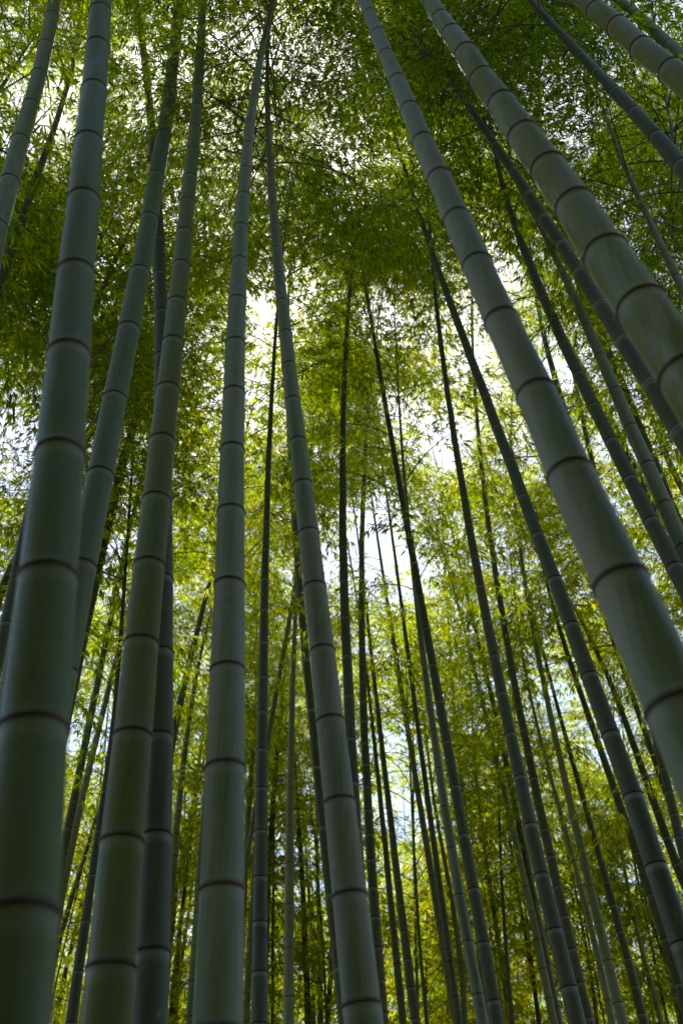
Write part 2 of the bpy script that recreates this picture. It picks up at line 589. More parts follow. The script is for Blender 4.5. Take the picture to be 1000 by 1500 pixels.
def traced_bamboo(label, d0, colour, pts, nodes=None, ly=0.0, cb=0.56, size=1.0, keep=1.0, ext=None, tone=0.0, pale_rings=False, gap=0.36, H=None):
    """A bamboo of the photograph: (x, y, horizontal width) of its culm from the top down, in the 1000 x 1500 picture. Its distance follows from the real
    diameter d0 at the lowest point; the traced line is laid in an upright plane (tilted by ly away from the camera) and continued to the ground and upwards."""
    global n_made
    n_made += 1
    seed = 1000 + n_made * 17
    r = np.random.default_rng(seed)
    A = np.array(pts, dtype=float)[::-1]                    # from the bottom up
    dirs = np.array([ray(x, y) for x, y, _ in A])
    s1 = 1.0 / (dirs[:, 1] - ly * dirs[:, 2])               # distance for a plane at 1 m
    g = np.gradient(A[:, 0], A[:, 1]) if len(A) > 1 else np.zeros(1)
    wperp = A[:, 2] / np.sqrt(1 + g * g)
    du = wperp * s1 / FPX                                   # diameter for a plane at 1 m
    hu = dirs[:, 2] * s1
    wt = 1.0 / s1
    deg = 2 if len(A) >= 6 else 1
    co = np.polyfit(hu, du, deg, w=wt)
    dlow = max(np.polyval(co, hu[0]), 0.3 * du[0])
    if A[:, 2].max() < 17.5:
        d0 = min(d0 * 1.45, 0.115)                           # slim in the picture because they stand further off
    D = d0 / dlow
    if D > 8.0:
        keep *= KEEP_FAR
    P = dirs * (s1 * D)[:, None]
    z = P[:, 2] + CAM_Z
    # the centre line: x as a smooth cubic of height
    dx = min(3, len(A) - 1)
    cx = np.polyfit(z, P[:, 0], dx, w=wt)
    z0, z1 = z[0], z[-1]

    def X(zz):
        zc = np.clip(zz, z0, z1)
        return np.polyval(cx, zc) + np.polyval(np.polyder(cx), zc) * (zz - zc) * np.where(zz > z1, 1.0, 0.85)

    dtop = max(np.polyval(co, hu[-1]) * D, 0.010)
    extra = ext if ext is not None else min(max(dtop / 0.0085, 1.2), 9.0)
    zt = z1 + extra
    if H is not None:
        zt = max(H, z1 + 0.4)
    zz = np.concatenate([np.arange(-0.05, zt, 0.25), [zt]])
    xx = X(zz)
    yy = D + ly * (zz - CAM_Z)
    # above what the photo shows the top arches over a little
    up = np.clip(zz - z1, 0, None)
    sgn = np.sign(np.polyval(np.polyder(cx), z1)) or 1.0
    xx = xx + sgn * 0.012 * up ** 2 * r.uniform(0.3, 1.0)
    yy = yy + r.uniform(-0.010, 0.018) * up ** 2
    L = np.stack([xx, yy, zz], axis=1)
    base = L[0].copy()
    path = Path(L - base)
    hz = (zz - CAM_Z) / D

    def diam_z(zv):
        zv = np.asarray(zv, dtype=float)
        zc = np.clip(zv, z0, z1)
        dd = np.polyval(co, (zc - CAM_Z) / D) * D
        dd = np.maximum(dd, 0.008)
        below = np.clip(z0 - zv, 0, None)
        dd = dd + 0.0035 * np.minimum(below, 3)
        upv = np.clip(zv - z1, 0, None)
        f = np.clip(1 - upv / max(zt - z1, 0.1), 0, 1)
        return np.where(upv > 0, 0.005 + (dd - 0.005) * f ** 0.85, dd)

    ztab = np.linspace(zz[0], zz[-1], 400)
    dtab = diam_z(ztab)
    dtab = np.minimum.accumulate(dtab)                       # never thicker further up
    atab = np.interp(ztab, zz, path.a)

    def diam_at(a):
        return float(np.interp(a, atab, dtab))

    # nodes: those seen in the photo, else evenly spaced ones; carried on above and below
    na = []
    if nodes:
        zs = []
        for py in nodes:
            # where on the culm the picture's row py falls
            pr = [project((np.interp(v, zz, L[:, 0]), np.interp(v, zz, L[:, 1]), v))[1] for v in ztab]
            pr = np.array(pr)
            okk = ztab > CAM_Z - 1.2
            zs.append(float(np.interp(-py, -pr[okk][:], ztab[okk])))
        zs = sorted(zs)
        na = [float(np.interp(v, zz, path.a)) for v in zs]
        glo = na[1] - na[0] if len(na) > 1 else gap
        ghi = na[-1] - na[-2] if len(na) > 1 else gap
    else:
        a = float(np.interp(z0, zz, path.a)) + r.uniform(0, gap)
        na = [a]
        glo = ghi = gap * r.uniform(0.92, 1.1)
    a = na[0]
    while a - glo > 0.1:
        glo = max(glo * 0.97, 0.14)
        a -= glo
        na.insert(0, a)
    a = na[-1]
    while a + ghi < path.length - 0.1:
        a += ghi * r.uniform(0.96, 1.04)
        na.append(a)
        frac = a / path.length
        ghi = max(ghi * (0.99 if frac < 0.6 else 0.965), 0.12)
    # node rings of their own where the photo shows them well
    rings = []
    wmax = 0
    for v in na:
        p = path(v) + base
        px, py, dp = project(p)
        if dp <= 0.2:
            continue
        wpx = diam_at(v) / dp * FPX
        if -wpx < px < 1000 + wpx and -15 < py < 1515:
            wmax = max(wmax, wpx)
            if wpx >= 11:
                rings.append(v)
    if wmax < 11:
        rings = []
    rings = rings[:95]
    seg = 40 if wmax > 60 else 28 if wmax > 28 else 16 if wmax > 13 else 9
    Ht = path.length
    cr = None
    if keep > 0:
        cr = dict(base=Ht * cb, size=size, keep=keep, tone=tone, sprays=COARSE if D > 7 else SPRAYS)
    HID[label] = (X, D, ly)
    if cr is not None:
        cr['tone'] = tone + (0.14 if D > 9 else 0.06 if D > 7 else -0.14)  # light put into leaf colour: far crowns brighter and yellower, near ones darker
    rt = build_bamboo(label, tuple(base), L - base, diam_at, na, colour, seg, rings, cr, pale_rings=pale_rings, seed=seed)
    INFO.append((label, D, zt, z0, z1, dtop, wmax, len(rings)))
    return rt


INFO = []
HID = {}


def standing_behind(front, k, H, cb, size, n, label, tone=0.0):
    """A bamboo further off on the line of sight of a traced one, leaning the same way: only its top shows past the nearer culm."""
    X, D, ly = next(v for q, v in HID.items() if q.startswith(front))
    zz = np.concatenate([np.arange(-0.05, H, 0.3), [H]])
    xx = k * X((zz - CAM_Z) / k + CAM_Z)
    yy = D * k + ly * (zz - CAM_Z)
    L = np.stack([xx, yy, zz], axis=1)
    base = L[0].copy()
    path = Path(L - base)
    dia = lambda a: 0.085 * (1 - 0.93 * (a / path.length) ** 1.15) + 0.004
    na, a, g = [], 0.2, 0.2
    while a < path.length - 0.1:
        na.append(a)
        g = min(g * 1.05, 0.36) if a < path.length * 0.5 else max(g * 0.975, 0.14)
        a += g
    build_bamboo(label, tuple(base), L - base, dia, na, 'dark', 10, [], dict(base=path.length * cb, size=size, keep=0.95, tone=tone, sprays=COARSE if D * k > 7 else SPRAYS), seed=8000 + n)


T = traced_bamboo
# --- the large ones near the camera
T('thickest bamboo, blurred dark green with brownish rings, filling the lower left corner', 0.120, 'green',
  [(151, 0, 30), (141.5, 73, 33), (136, 136, 37), (129.6, 211, 43), (124, 299, 49), (113, 405, 56), (105, 500, 58), (86, 673, 71), (71.5, 853, 83), (49, 1073, 100), (26, 1343, 122), (10, 1500, 133)],
  nodes=[20, 72, 133, 210, 295, 402, 522, 668, 850, 1070, 1345], cb=0.70)
T('grey-green bamboo leaning away behind the blurred nearest one and crossing its right-hand edge', 0.115, 'sage',
  [(262, 0, 15), (258, 48, 15), (253, 95, 17), (245, 148, 19), (237.6, 200, 21), (229.7, 260, 23), (217.6, 326, 27), (205, 403, 30), (189, 486, 33), (169.7, 585, 36), (146, 697, 39), (120, 831, 44), (105, 908, 47), (88, 1000, 49), (50, 1180, 54), (20, 1350, 58)],
  nodes=[48, 95, 148, 200, 260, 322, 400, 484, 585, 697, 831, 985], cb=0.74)
T('streaked moss-green bamboo in sharp focus with a darker bamboo pressed against its right side', 0.125, 'olive',
  [(294, 34, 12), (288, 190, 17), (284, 224, 18), (280.5, 262, 20), (275, 299, 22), (269, 343, 25), (263, 391, 26), (257, 445, 29), (251, 503, 30), (244, 575, 35), (237.7, 650, 38), (229.5, 735, 41), (220, 833, 44), (209, 945, 50), (194.6, 1082, 57), (179, 1236, 65), (160.7, 1425, 72), (153, 1500, 75)],
  nodes=[190, 224, 262, 299, 343, 391, 445, 503, 572, 647, 733, 830, 943, 1080, 1233, 1420], cb=0.74)
T('dark blue-green bamboo half hidden along the right side of the streaked moss-green one', 0.118, 'dark',
  [(200, 7, 8), (211, 75, 10), (218, 136, 12), (221, 187, 12), (232, 280, 15), (237, 354, 18), (236, 405, 20), (233, 459, 21), (231.5, 530, 22), (234, 640, 25), (238, 758, 30), (239, 853, 33), (238.5, 959, 36), (236, 1092, 42), (230, 1235, 47), (222, 1404, 53), (217, 1500, 56)],
  nodes=[187, 210, 235, 262, 300, 352, 403, 459, 523, 596, 676, 764, 850, 957, 1080, 1225, 1396], cb=0.74)
T('pale grey upright bamboo with smooth powdery skin, the broadest at the bottom middle', 0.120, 'grey',
  [(395, 20, 8), (389, 52, 9), (382, 82, 10), (374, 129, 12), (366, 180, 14), (363.5, 214, 16), (360, 250, 18), (356, 289, 19.5), (353, 335, 21), (349, 384, 23), (346, 442, 26), (345, 505, 29), (343.7, 577, 31), (342, 660, 35), (340, 752, 40), (335.5, 859, 45), (331.6, 983, 51), (329, 1127, 57), (325.7, 1305, 66), (321, 1500, 74)],
  nodes=[82, 129, 180, 214, 250, 289, 335, 384, 442, 505, 577, 660, 752, 859, 983, 1127, 1305], cb=0.62, size=0.75)
T('smooth slate-green bamboo leaning towards the top middle beside a thin culm with white rings', 0.112, 'grey',
  [(391, 58, 5), (393, 112, 6), (394, 170, 8), (394, 211, 10), (397.5, 275, 11.5), (399.7, 303, 13), (405.6, 367, 15), (409, 405, 17), (412.8, 445, 18), (417, 490, 19), (422, 537, 20.5), (428.6, 588, 22), (435, 648, 25), (444, 711, 28.5), (452.5, 782, 30), (462, 862, 34), (473, 956, 38), (484, 1058, 42), (497.5, 1178, 47), (512, 1318, 53), (530, 1476, 57), (533, 1500, 58)],
  nodes=[211, 240, 275, 303, 333, 367, 405, 445, 490, 537, 588, 648, 711, 782, 862, 954, 1057, 1176, 1314, 1474], cb=0.60, size=0.9)
T('broad pale grey bamboo with blurred brown rings, slanting down to the right-hand picture edge', 0.128, 'grey',
  [(533.5, 0, 20), (541, 22, 20), (553, 51, 23), (565, 82, 24), (581.5, 119, 27), (598, 161.5, 29), (619, 207, 31), (642, 262, 35), (672, 320, 41), (701, 391, 47), (738, 473, 54), (750.6, 500, 58), (786, 582, 65), (839, 704, 78), (865, 762, 84), (913, 864, 94), (977, 1000, 104), (1014, 1082, 112), (1058, 1180, 120), (1200, 1480, 146)],
  nodes=[22, 51, 82, 119, 161, 207, 262, 321, 388, 470, 578, 695, 855, 1040], cb=0.70, ly=0.03)
T('broad bamboo blotched with yellow-green algae, slanting steeply across the upper right corner', 0.128, 'blotch',
  [(628, 0, 29), (651, 34, 33), (670.5, 65, 37), (702, 105, 45), (728.5, 144.5, 50), (758, 187, 55), (791, 235, 61), (833.5, 296, 68), (881, 364, 78), (934, 439, 88), (975, 500, 95), (1020, 568, 102), (1070, 650, 110), (1200, 860, 130)],
  nodes=[27, 50, 80, 115, 153, 199, 248, 304, 372, 449, 550], cb=0.70, ly=0.06)
T('mottled grey-green bamboo cutting diagonally through the very top right corner', 0.115, 'blotch',
  [(820, -32, 36), (855, 0, 41), (883, 22, 45), (916, 51, 51), (959.6, 87, 58), (1003, 120, 65), (1100, 190, 80)],
  nodes=[14, 39, 70, 103], cb=0.70, ly=0.06)
T('darker slim bamboo above the mottled one, clipping the top right corner', 0.105, 'grey',
  [(880, -20, 18), (905, 0, 20), (931, 20, 22), (957.5, 44, 24.5), (983, 70, 27), (1015, 98, 30)], nodes=[15, 40, 65], cb=0.62, ly=0.04)
T('slim closely ringed dark bamboo slanting to the right edge below the mottled corner one', 0.100, 'dark',
  [(777, 0, 11), (787.5, 17, 13), (808, 36, 15), (830, 57, 17), (852, 81, 19), (874, 108, 21), (899, 135, 24), (928.6, 166, 27), (962.6, 201, 30), (995, 240, 33), (1040, 300, 38)],
  nodes=[17, 36, 57, 81, 105, 134, 164, 200, 243], cb=0.60, ly=0.03)
T('grey bamboo leaning through the top left corner, cut by the left edge', 0.112, 'grey',
  [(80, 0, 20), (67, 68, 21), (45, 156, 24), (30, 209, 27), (13.6, 269, 30), (-4, 335, 33), (-25, 420, 37)],
  nodes=[25, 67, 110, 156, 208, 267, 333], cb=0.66)
T('thin ringed bamboo just right of the grey one in the top left corner', 0.085, 'dark',
  [(117, 34, 5), (92, 150, 9), (66, 228, 10.5), (48, 272, 12), (34, 323, 13), (15, 367, 14), (2, 408, 15), (-20, 480, 17.6)], cb=0.62, size=0.8)
T('long dark bamboo with a glossy kink, running down to the lower right corner', 0.112, 'dark',
  [(587, 241, 5), (599.5, 272, 7), (613.6, 306, 8.5), (627, 347, 9), (637, 374, 9.5), (646, 403, 10), (656, 435, 10.5), (665, 469, 11.5), (681.6, 500, 13), (696, 539, 13), (710, 583, 13.5), (725.5, 627.5, 14), (744, 675, 16), (764, 728, 18), (787.5, 784, 20), (810, 850, 22), (835, 916.5, 24), (865.7, 989.6, 27), (894.6, 1076.5, 30), (926.5, 1166.6, 32), (964, 1268.6, 34), (998, 1382.5, 37), (1030, 1480, 40)],
  nodes=[435, 469, 504, 539, 583, 627, 675, 728, 784, 850, 916, 990, 1076, 1166, 1268, 1382], cb=0.72, ly=0.02)
T('dark bamboo rising alone right of the bottom middle with a slimmer one close behind', 0.105, 'dark',
  [(626, 289, 4), (632.6, 374, 5.5), (638, 442, 6.5), (644.5, 500, 7.5), (651, 541, 8), (658, 578, 8.5), (664, 646, 9.5), (671.6, 687, 10), (679.4, 731, 11), (686.7, 769, 11.5), (695, 816, 12.5), (703, 860, 13), (713.6, 911, 14), (723, 962, 15), (733, 1017, 17), (746.7, 1076.5, 18.5), (761, 1139, 19), (778, 1209, 20.5), (795, 1282, 22), (812, 1362, 24), (832, 1447, 26), (843, 1500, 27)],
  nodes=[687, 731, 769, 816, 860, 911, 962, 1017, 1076, 1139, 1209, 1282, 1362, 1447], cb=0.70)
T('slimmer dark bamboo shadowing the one that rises alone right of the bottom middle', 0.092, 'dark',
  [(690, 450, 4), (694, 540, 5), (699, 612, 6), (703.5, 663, 6.5), (709, 718, 7), (714, 758, 7.5), (718.5, 796, 8), (724.6, 840, 8.5), (730, 881, 9), (739, 925, 9.5), (747, 973, 10), (758.6, 1027, 11), (769.7, 1083, 12), (782.4, 1143, 13), (794, 1204, 13.8), (809.6, 1269, 14.5), (825, 1337, 15.3), (842, 1413, 16), (860, 1490, 17)], cb=0.58)
T('dark bamboo bowing left at its top mid-grove, in front of a greyer twin', 0.100, 'dark',
  [(534, 408, 4), (547, 496, 5.5), (558, 554, 7), (565, 599, 8), (577, 670, 9), (584, 704, 9.5), (592.6, 745, 10.5), (598, 782, 10.5), (606, 826, 10.5), (613.5, 874, 11), (624, 922, 11.5), (634, 973, 12), (640, 1000, 13), (644.5, 1027, 13.6), (655, 1088, 14.6), (664, 1150, 15), (677.5, 1224, 16), (691.5, 1303, 18), (705, 1382, 19.5), (723, 1467, 21), (730, 1500, 22)],
  nodes=[704, 745, 782, 826, 874, 922, 975, 1028, 1088, 1153, 1224, 1303, 1382, 1467], cb=0.68)
T('greyer twin directly behind and left of the bowing dark bamboo in the middle', 0.092, 'grey',
  [(583, 585, 3), (589, 650, 4), (594, 714, 5.5), (601, 800, 7), (608, 870, 8), (616.6, 935, 9), (622, 993, 10), (629, 1024, 10.5), (635, 1073, 11.5), (641, 1122, 12), (649, 1177, 13), (660, 1234, 14), (671.6, 1299, 15), (684, 1367, 16.5), (695, 1438, 18), (706, 1500, 19.5)], cb=0.56)
T('knobbly upright bamboo rising into a dark leaf clump right of the slate-green one', 0.100, 'dark',
  [(522, 340, 4), (516, 391, 5.5), (508.5, 476, 6.5), (505.6, 510, 7), (502.6, 616, 8.5), (501.4, 677, 9.5), (502, 718, 10.5), (503, 803, 11.5), (504, 852, 12.5), (506, 905, 13.5), (507.6, 962, 14.5), (509.4, 1020, 15.5), (513, 1083, 16), (517, 1150, 17), (522, 1220, 18), (527, 1300, 19), (533, 1400, 21)],
  nodes=[550, 578, 605, 642, 677, 718, 758, 803, 852, 905, 962, 1020, 1083], cb=0.66, size=0.95)
T('slender bamboo with a gleaming stretch, curving just right of the knobbly upright one', 0.085, 'dark',
  [(543, 558, 3.5), (539, 612, 5), (534, 660, 6), (532, 711, 7), (530, 772, 7.8), (530, 826, 8.5), (530.6, 925, 10), (532, 1000, 10.5), (532, 1060, 11), (535, 1105, 11.7), (537.8, 1156, 12.5), (540, 1207, 13), (544, 1265, 13.5), (547, 1323, 14), (551.5, 1381, 15), (557.5, 1449, 16), (562, 1500, 16.5)], cb=0.56)
T('slim straight dark post of bamboo between the pale upright and slate-green ones', 0.100, 'dark',
  [(412, 380, 3.5), (408, 450, 4.5), (403, 500, 5.5), (398, 595, 7), (391, 718, 9), (388.5, 803, 10), (386.6, 891, 11.5), (386, 942, 13), (384.4, 1044, 15.5), (384, 1099, 16.3), (383.5, 1156, 17.5), (382.7, 1286, 21), (381, 1425, 23.5), (379, 1500, 25)],
  nodes=[942, 993, 1044, 1099, 1156, 1218, 1286, 1352, 1425], cb=0.58)
T('thin dark culm with white rings hugging the lower edge of the slate-green bamboo', 0.075, 'dark',
  [(433, 290, 3), (428, 380, 4), (424, 440, 5), (421, 560, 6.5), (424, 650, 8), (428, 735, 9.5), (431.6, 779, 10), (436, 835, 11), (441.6, 900, 12), (449.5, 969, 12.5), (457, 1044, 13), (465.5, 1126, 13.5), (474, 1216, 14), (484, 1313, 14.5), (495, 1422, 15), (502, 1500, 16)],
  nodes=[640, 688, 735, 779, 835, 900, 969, 1043, 1126, 1215, 1313, 1422], cb=0.62, pale_rings=True)
T('dark olive culm with raised whitish rings passing under the algae-blotched bamboo', 0.100, 'dark',
  [(588, 24, 4), (619, 61, 6), (646, 102, 8), (660, 119, 9), (680, 146, 10), (704, 180, 12), (725, 214, 14), (748, 252, 16), (775.6, 287, 18), (798, 321, 20.5), (821.5, 360, 23), (849, 401, 25), (879, 449, 27), (915, 504, 29), (954, 565, 31), (995, 634, 33), (1030, 690, 35)],
  nodes=[180, 214, 252, 287, 321, 360, 401, 449, 501, 565, 634], cb=0.68, pale_rings=True, ly=0.04)
T('dark bamboo on the right with smooth shiny top, parallel to a dimmer one', 0.100, 'dark',
  [(723, 218, 6), (731, 250, 8), (741.6, 292, 9.5), (750, 320, 10), (758.6, 340, 11), (767, 366, 12), (775.6, 391, 13), (792.6, 432, 15), (809.6, 469, 16.5), (825, 500, 17.5), (848, 549, 19), (871, 595, 20.5), (893, 648, 22), (922, 702, 24), (953, 763.5, 26), (986.5, 830, 28), (1020, 895, 30)],
  nodes=[292, 320, 345, 375, 405, 437, 469, 504, 549, 595, 648, 702, 763, 830], cb=0.68, ly=0.03)
T('dimmer bamboo peeping out behind the right side of the shiny-topped dark one', 0.080, 'dark',
  [(667, 184, 3), (680, 218, 4), (697, 258, 5), (714, 292, 6), (731, 326, 7), (752, 360, 8), (768, 395, 8.5), (790, 440, 9), (820, 485, 9.5), (850, 527, 10), (871, 575, 10.5), (894.6, 617, 11), (918, 663, 12), (942, 714, 13), (969, 772, 14), (990, 815, 15)], cb=0.60, ly=0.03)
T('grey bamboo running between the white-ringed olive culm and the shiny-topped dark one', 0.100, 'grey',
  [(782, 313, 7), (796, 347, 9), (809.6, 374, 10), (826.6, 405, 12), (843.6, 435, 14), (857, 473, 16), (878.6, 522, 17.5), (900.5, 573, 19.5), (922, 626, 21), (947, 682, 23), (975, 741, 25), (1000, 806, 27), (1020, 850, 28)],
  nodes=[347, 374, 405, 437, 478, 522, 573, 626, 682, 741], cb=0.68, ly=0.03)
# --- slimmer ones
T('dim grey culm leaning right, emerging from behind the leaning grey-green bamboo on the left', 0.090, 'dark',
  [(300, 290, 3.5), (262, 420, 6), (240, 480, 8), (221, 527, 10), (212, 565, 10.5), (204, 595, 11), (193, 636, 12), (184, 672, 12.7), (172, 714, 13.5), (161.5, 755, 14.5), (150, 803, 15.5), (138, 850, 16.5)], nodes=[527, 565, 598, 634, 672, 712, 755, 803], cb=0.58)
T('dark thin culm slanting left behind the leaning grey-green bamboo, almost like a fallen pole', 0.060, 'dark',
  [(225, 480, 5), (205, 520, 6), (165, 575, 8), (130, 630, 9.5), (110, 668, 10.5)], cb=0.6, keep=0.5, size=0.7, H=9)
T('left one of two thin parallel culms between the blurred nearest and the streaked bamboo', 0.085, 'dark',
  [(211, 690, 5.5), (197, 745, 6.5), (184, 813, 7.5), (170, 867, 8.2), (160, 918, 8.8), (146, 990, 9.8), (127, 1078, 11), (117, 1126, 11.7), (109, 1173, 12.3), (99, 1224, 13), (90, 1260, 13.6)], cb=0.56)
T('right one of two thin parallel culms between the blurred nearest and the streaked bamboo', 0.082, 'grey',
  [(203, 840, 5), (190, 884, 6), (177, 945, 7), (163, 993, 8), (150, 1049, 9), (139, 1088, 9.7), (131, 1129, 10.5), (119, 1172, 11.2), (110, 1218, 12), (100, 1265, 12.6), (88, 1323, 13.4)], cb=0.55)
T('dark culm tucked against the left side of the streaked moss-green bamboo near the bottom', 0.090, 'dark',
  [(172, 1000, 7), (160, 1110, 9), (153, 1160, 10), (146, 1218, 11), (136, 1282, 12.3), (125.5, 1350, 14), (114, 1423, 15.5), (104.6, 1500, 18)], nodes=[1160, 1218, 1282, 1350, 1423], cb=0.52)
T('pale thin culm low beside the blurred nearest bamboo', 0.070, 'pale',
  [(160, 1130, 4), (143, 1197, 5.2), (129, 1235, 6), (112, 1296, 7.2), (98, 1340, 8), (87, 1377, 9), (72, 1440, 10)], cb=0.5)
T('thin dark culm showing briefly between the pale thin one and the streaked bamboo', 0.070, 'dark',
  [(130, 1270, 4.5), (112, 1357, 6.3), (95, 1430, 7.3), (82, 1500, 8.3)], cb=0.5)
T('dark culm at the left edge leaning hard to the right at mid height', 0.080, 'dark',
  [(62, 745, 8), (45, 775, 9.5), (30, 802, 11), (18, 830, 13), (5, 860, 15), (-10, 895, 16)], cb=0.6, size=0.7)
T('ringed grey culm at the left edge under the one leaning hard to the right', 0.085, 'dark',
  [(60, 680, 9), (46, 735, 10.5), (32, 789, 12), (22, 850, 14.5), (7.5, 915, 17), (-6, 980, 19)], nodes=[720, 770, 850, 914], cb=0.6, size=0.8)
T('faint thin culm at the left edge, lowest of the three that lean out there', 0.060, 'grey',
  [(42, 830, 7), (25, 900, 9), (14, 960, 11), (3, 1020, 13), (-8, 1080, 14)], cb=0.6, size=0.7)
T('dark thin culm leaning from the dark blue-green bamboo towards the pale upright one', 0.080, 'dark',
  [(320, 800, 5), (308, 850, 6), (296, 898, 7.5), (282, 952, 8.7), (270, 1000, 10), (259, 1056, 11.3), (248, 1110, 12.5)], cb=0.56)
T('light grey thin culm in the gap between the dark blue-green and pale upright bamboos', 0.075, 'pale',
  [(296, 950, 4.5), (284, 1010, 6), (272, 1095, 8), (265, 1150, 9), (257, 1235, 10), (251, 1306, 11), (244, 1400, 12)], cb=0.55)
T('brownish thin stick of bamboo low in the gap left of the pale upright one', 0.050, 'brown',
  [(303, 1080, 3), (292, 1146, 4), (276, 1210, 5), (259, 1300, 6)], cb=0.6, keep=0.6)
T('dark stick of bamboo low beside the right edge of the dark blue-green one', 0.065, 'dark',
  [(280, 1220, 4), (272, 1290, 5.5), (263, 1370, 6.8), (253, 1460, 8), (249, 1500, 8.5)], cb=0.5)
T('very thin dark culm at the bottom, second from the dark blue-green bamboo', 0.060, 'dark',
  [(287, 1210, 3), (282, 1292, 4.2), (270, 1380, 5.2), (262, 1442, 6), (257, 1500, 6.6)], cb=0.5)
T('grey culm touching the left edge of the pale upright bamboo at the bottom', 0.085, 'grey',
  [(296, 1220, 7), (290, 1300, 8.5), (284, 1400, 11), (278, 1500, 13)], nodes=[1387, 1438, 1490], cb=0.5)
T('thin grey culm sliding behind the right edge of the pale upright bamboo', 0.070, 'grey',
  [(381, 930, 4), (377, 1000, 5), (372, 1058, 6), (369, 1112, 6.8), (366, 1163, 7.5), (363, 1211, 8.2), (358, 1290, 9.3)], cb=0.55)
T('grey thin culm squeezed between the pale upright bamboo and the slim straight post', 0.075, 'grey',
  [(376, 1200, 6), (371, 1306, 8), (366, 1390, 9.3), (363, 1450, 10.2), (360, 1500, 11)], cb=0.5)
T('slightly leaning thin culm that slips behind the slim straight dark post', 0.075, 'dark',
  [(430, 857, 4), (421, 942, 5), (414.7, 1017, 6), (407.5, 1085, 7), (403, 1146, 7.5), (398, 1197, 8), (394, 1265, 8.7), (389, 1380, 10)], cb=0.55)
T('upright grey-brown culm with even dark rings between the straight post and slate-green bamboo', 0.090, 'grey',
  [(437, 830, 5), (434, 891, 6), (431, 942, 7), (429, 990, 8), (427.7, 1010, 8.5), (427, 1061, 9.6), (426.6, 1109, 10.4), (425.5, 1156, 11), (424.7, 1211, 11.7), (423.7, 1265, 12.2), (423, 1326, 13), (423, 1391, 14.4), (423, 1461, 16), (422, 1500, 16.7)],
  nodes=[1012, 1061, 1109, 1158, 1211, 1265, 1326, 1391, 1461], cb=0.55)
T('dim culm just right of the upright grey-brown one at the bottom', 0.080, 'dark',
  [(430, 1080, 4), (435, 1170, 5.3), (439, 1221, 6.3), (442, 1289, 7.7), (446, 1353, 9), (449.7, 1452, 10.2), (451, 1500, 10.8)], cb=0.5)
T('spindly culm at the bottom, between the dim one and a pale spindly one', 0.060, 'dark',
  [(440, 1150, 3), (447, 1238, 4.2), (453, 1305, 5.2), (456, 1374, 6), (459, 1476, 7)], cb=0.5)
T('pale spindly culm at the bottom, close to the white-ringed thin one', 0.062, 'pale',
  [(462, 1120, 4), (463.5, 1204, 5), (465, 1268, 5.7), (465.6, 1306, 6.2), (467, 1374, 6.8), (469, 1452, 7.6), (470, 1500, 8)], cb=0.5)
T('short dark culm leaning left from behind the white-ringed thin one at the bottom edge', 0.065, 'dark',
  [(490, 1300, 4.5), (485, 1408, 6.5), (482, 1460, 8), (479, 1500, 9)], cb=0.5)
T('needle-thin dark culm at the bottom between the straight post and the grey-brown one', 0.040, 'dark',
  [(402, 1160, 2.4), (401, 1240, 3.2), (400, 1340, 4.2), (399, 1500, 5.4)], cb=0.55, keep=0.6)
T('dark slim culm close on the right of the gleaming slender bamboo at the bottom', 0.080, 'dark',
  [(532, 850, 3.5), (536, 891, 4.5), (541, 952, 5.3), (549, 1000, 6.3), (555, 1048, 7), (561, 1102, 7.8), (570, 1194, 9.3), (576, 1238, 10), (582, 1289, 11), (588.6, 1340, 12), (595, 1391, 12.7), (602, 1449, 13.6), (609, 1500, 14.5)], cb=0.55)
T('dark slim culm wedged between the gleaming slender bamboo and its slim neighbour', 0.072, 'dark',
  [(540, 1010, 4.5), (544.6, 1068, 5.5), (553, 1136, 7), (561, 1204, 8), (567.5, 1272, 9), (573, 1340, 10), (578.6, 1384, 10.8), (584, 1442, 11.8), (590, 1500, 12.5)], cb=0.55)
T('thin grey culm, left of a close pair in front of the bright middle gap', 0.070, 'pale',
  [(537, 690, 2.6), (546, 738, 3.2), (556, 799, 4.2), (564.6, 867, 5.2), (573, 918, 6), (581.6, 976, 7), (587, 1017, 7.6), (597, 1078, 8.3), (607, 1136, 8.8), (617, 1194, 9.4), (626, 1238, 9.8), (634, 1286, 10), (641, 1333, 10.4), (648, 1384, 10.8), (655, 1428, 11.3), (668, 1500, 12)], cb=0.58)
T('thin dark culm, right of a close pair in front of the bright middle gap', 0.060, 'dark',
  [(556, 663, 3), (568, 731, 3.8), (576.5, 796, 4.4), (583, 857, 5), (592, 918, 5.7), (600, 983, 6.4), (605, 1020, 6.8), (615.6, 1092, 7.5), (622, 1143, 8), (631, 1200, 8.7), (638, 1258, 9.2), (646, 1316, 9.7), (655, 1377, 10.3), (661.5, 1432, 10.8), (672, 1500, 11.5)], cb=0.58)
T('light thin culm crossing just left of the bowing dark bamboo near the bottom', 0.060, 'pale',
  [(630, 1130, 4), (637.7, 1194, 5), (649.6, 1252, 6), (660, 1306, 7), (668, 1370, 7.8), (678, 1450, 8.8)], cb=0.5)
T('hair-thin culm rising from the bottom through the bright middle gap', 0.038, 'dark',
  [(599, 1100, 2.6), (604, 1200, 3.5), (609, 1306, 4.2), (616, 1400, 5), (625, 1500, 6)], cb=0.55, keep=0.6)
T('pale thin culm between the bowing dark bamboo and the one rising alone', 0.070, 'pale',
  [(691, 1051, 3.2), (697, 1143, 4.4), (702.5, 1180, 5), (709, 1245, 6), (718, 1299, 7), (726, 1357, 7.8), (735, 1418, 8.6), (743, 1469, 9.2), (748, 1500, 9.6)], cb=0.5)
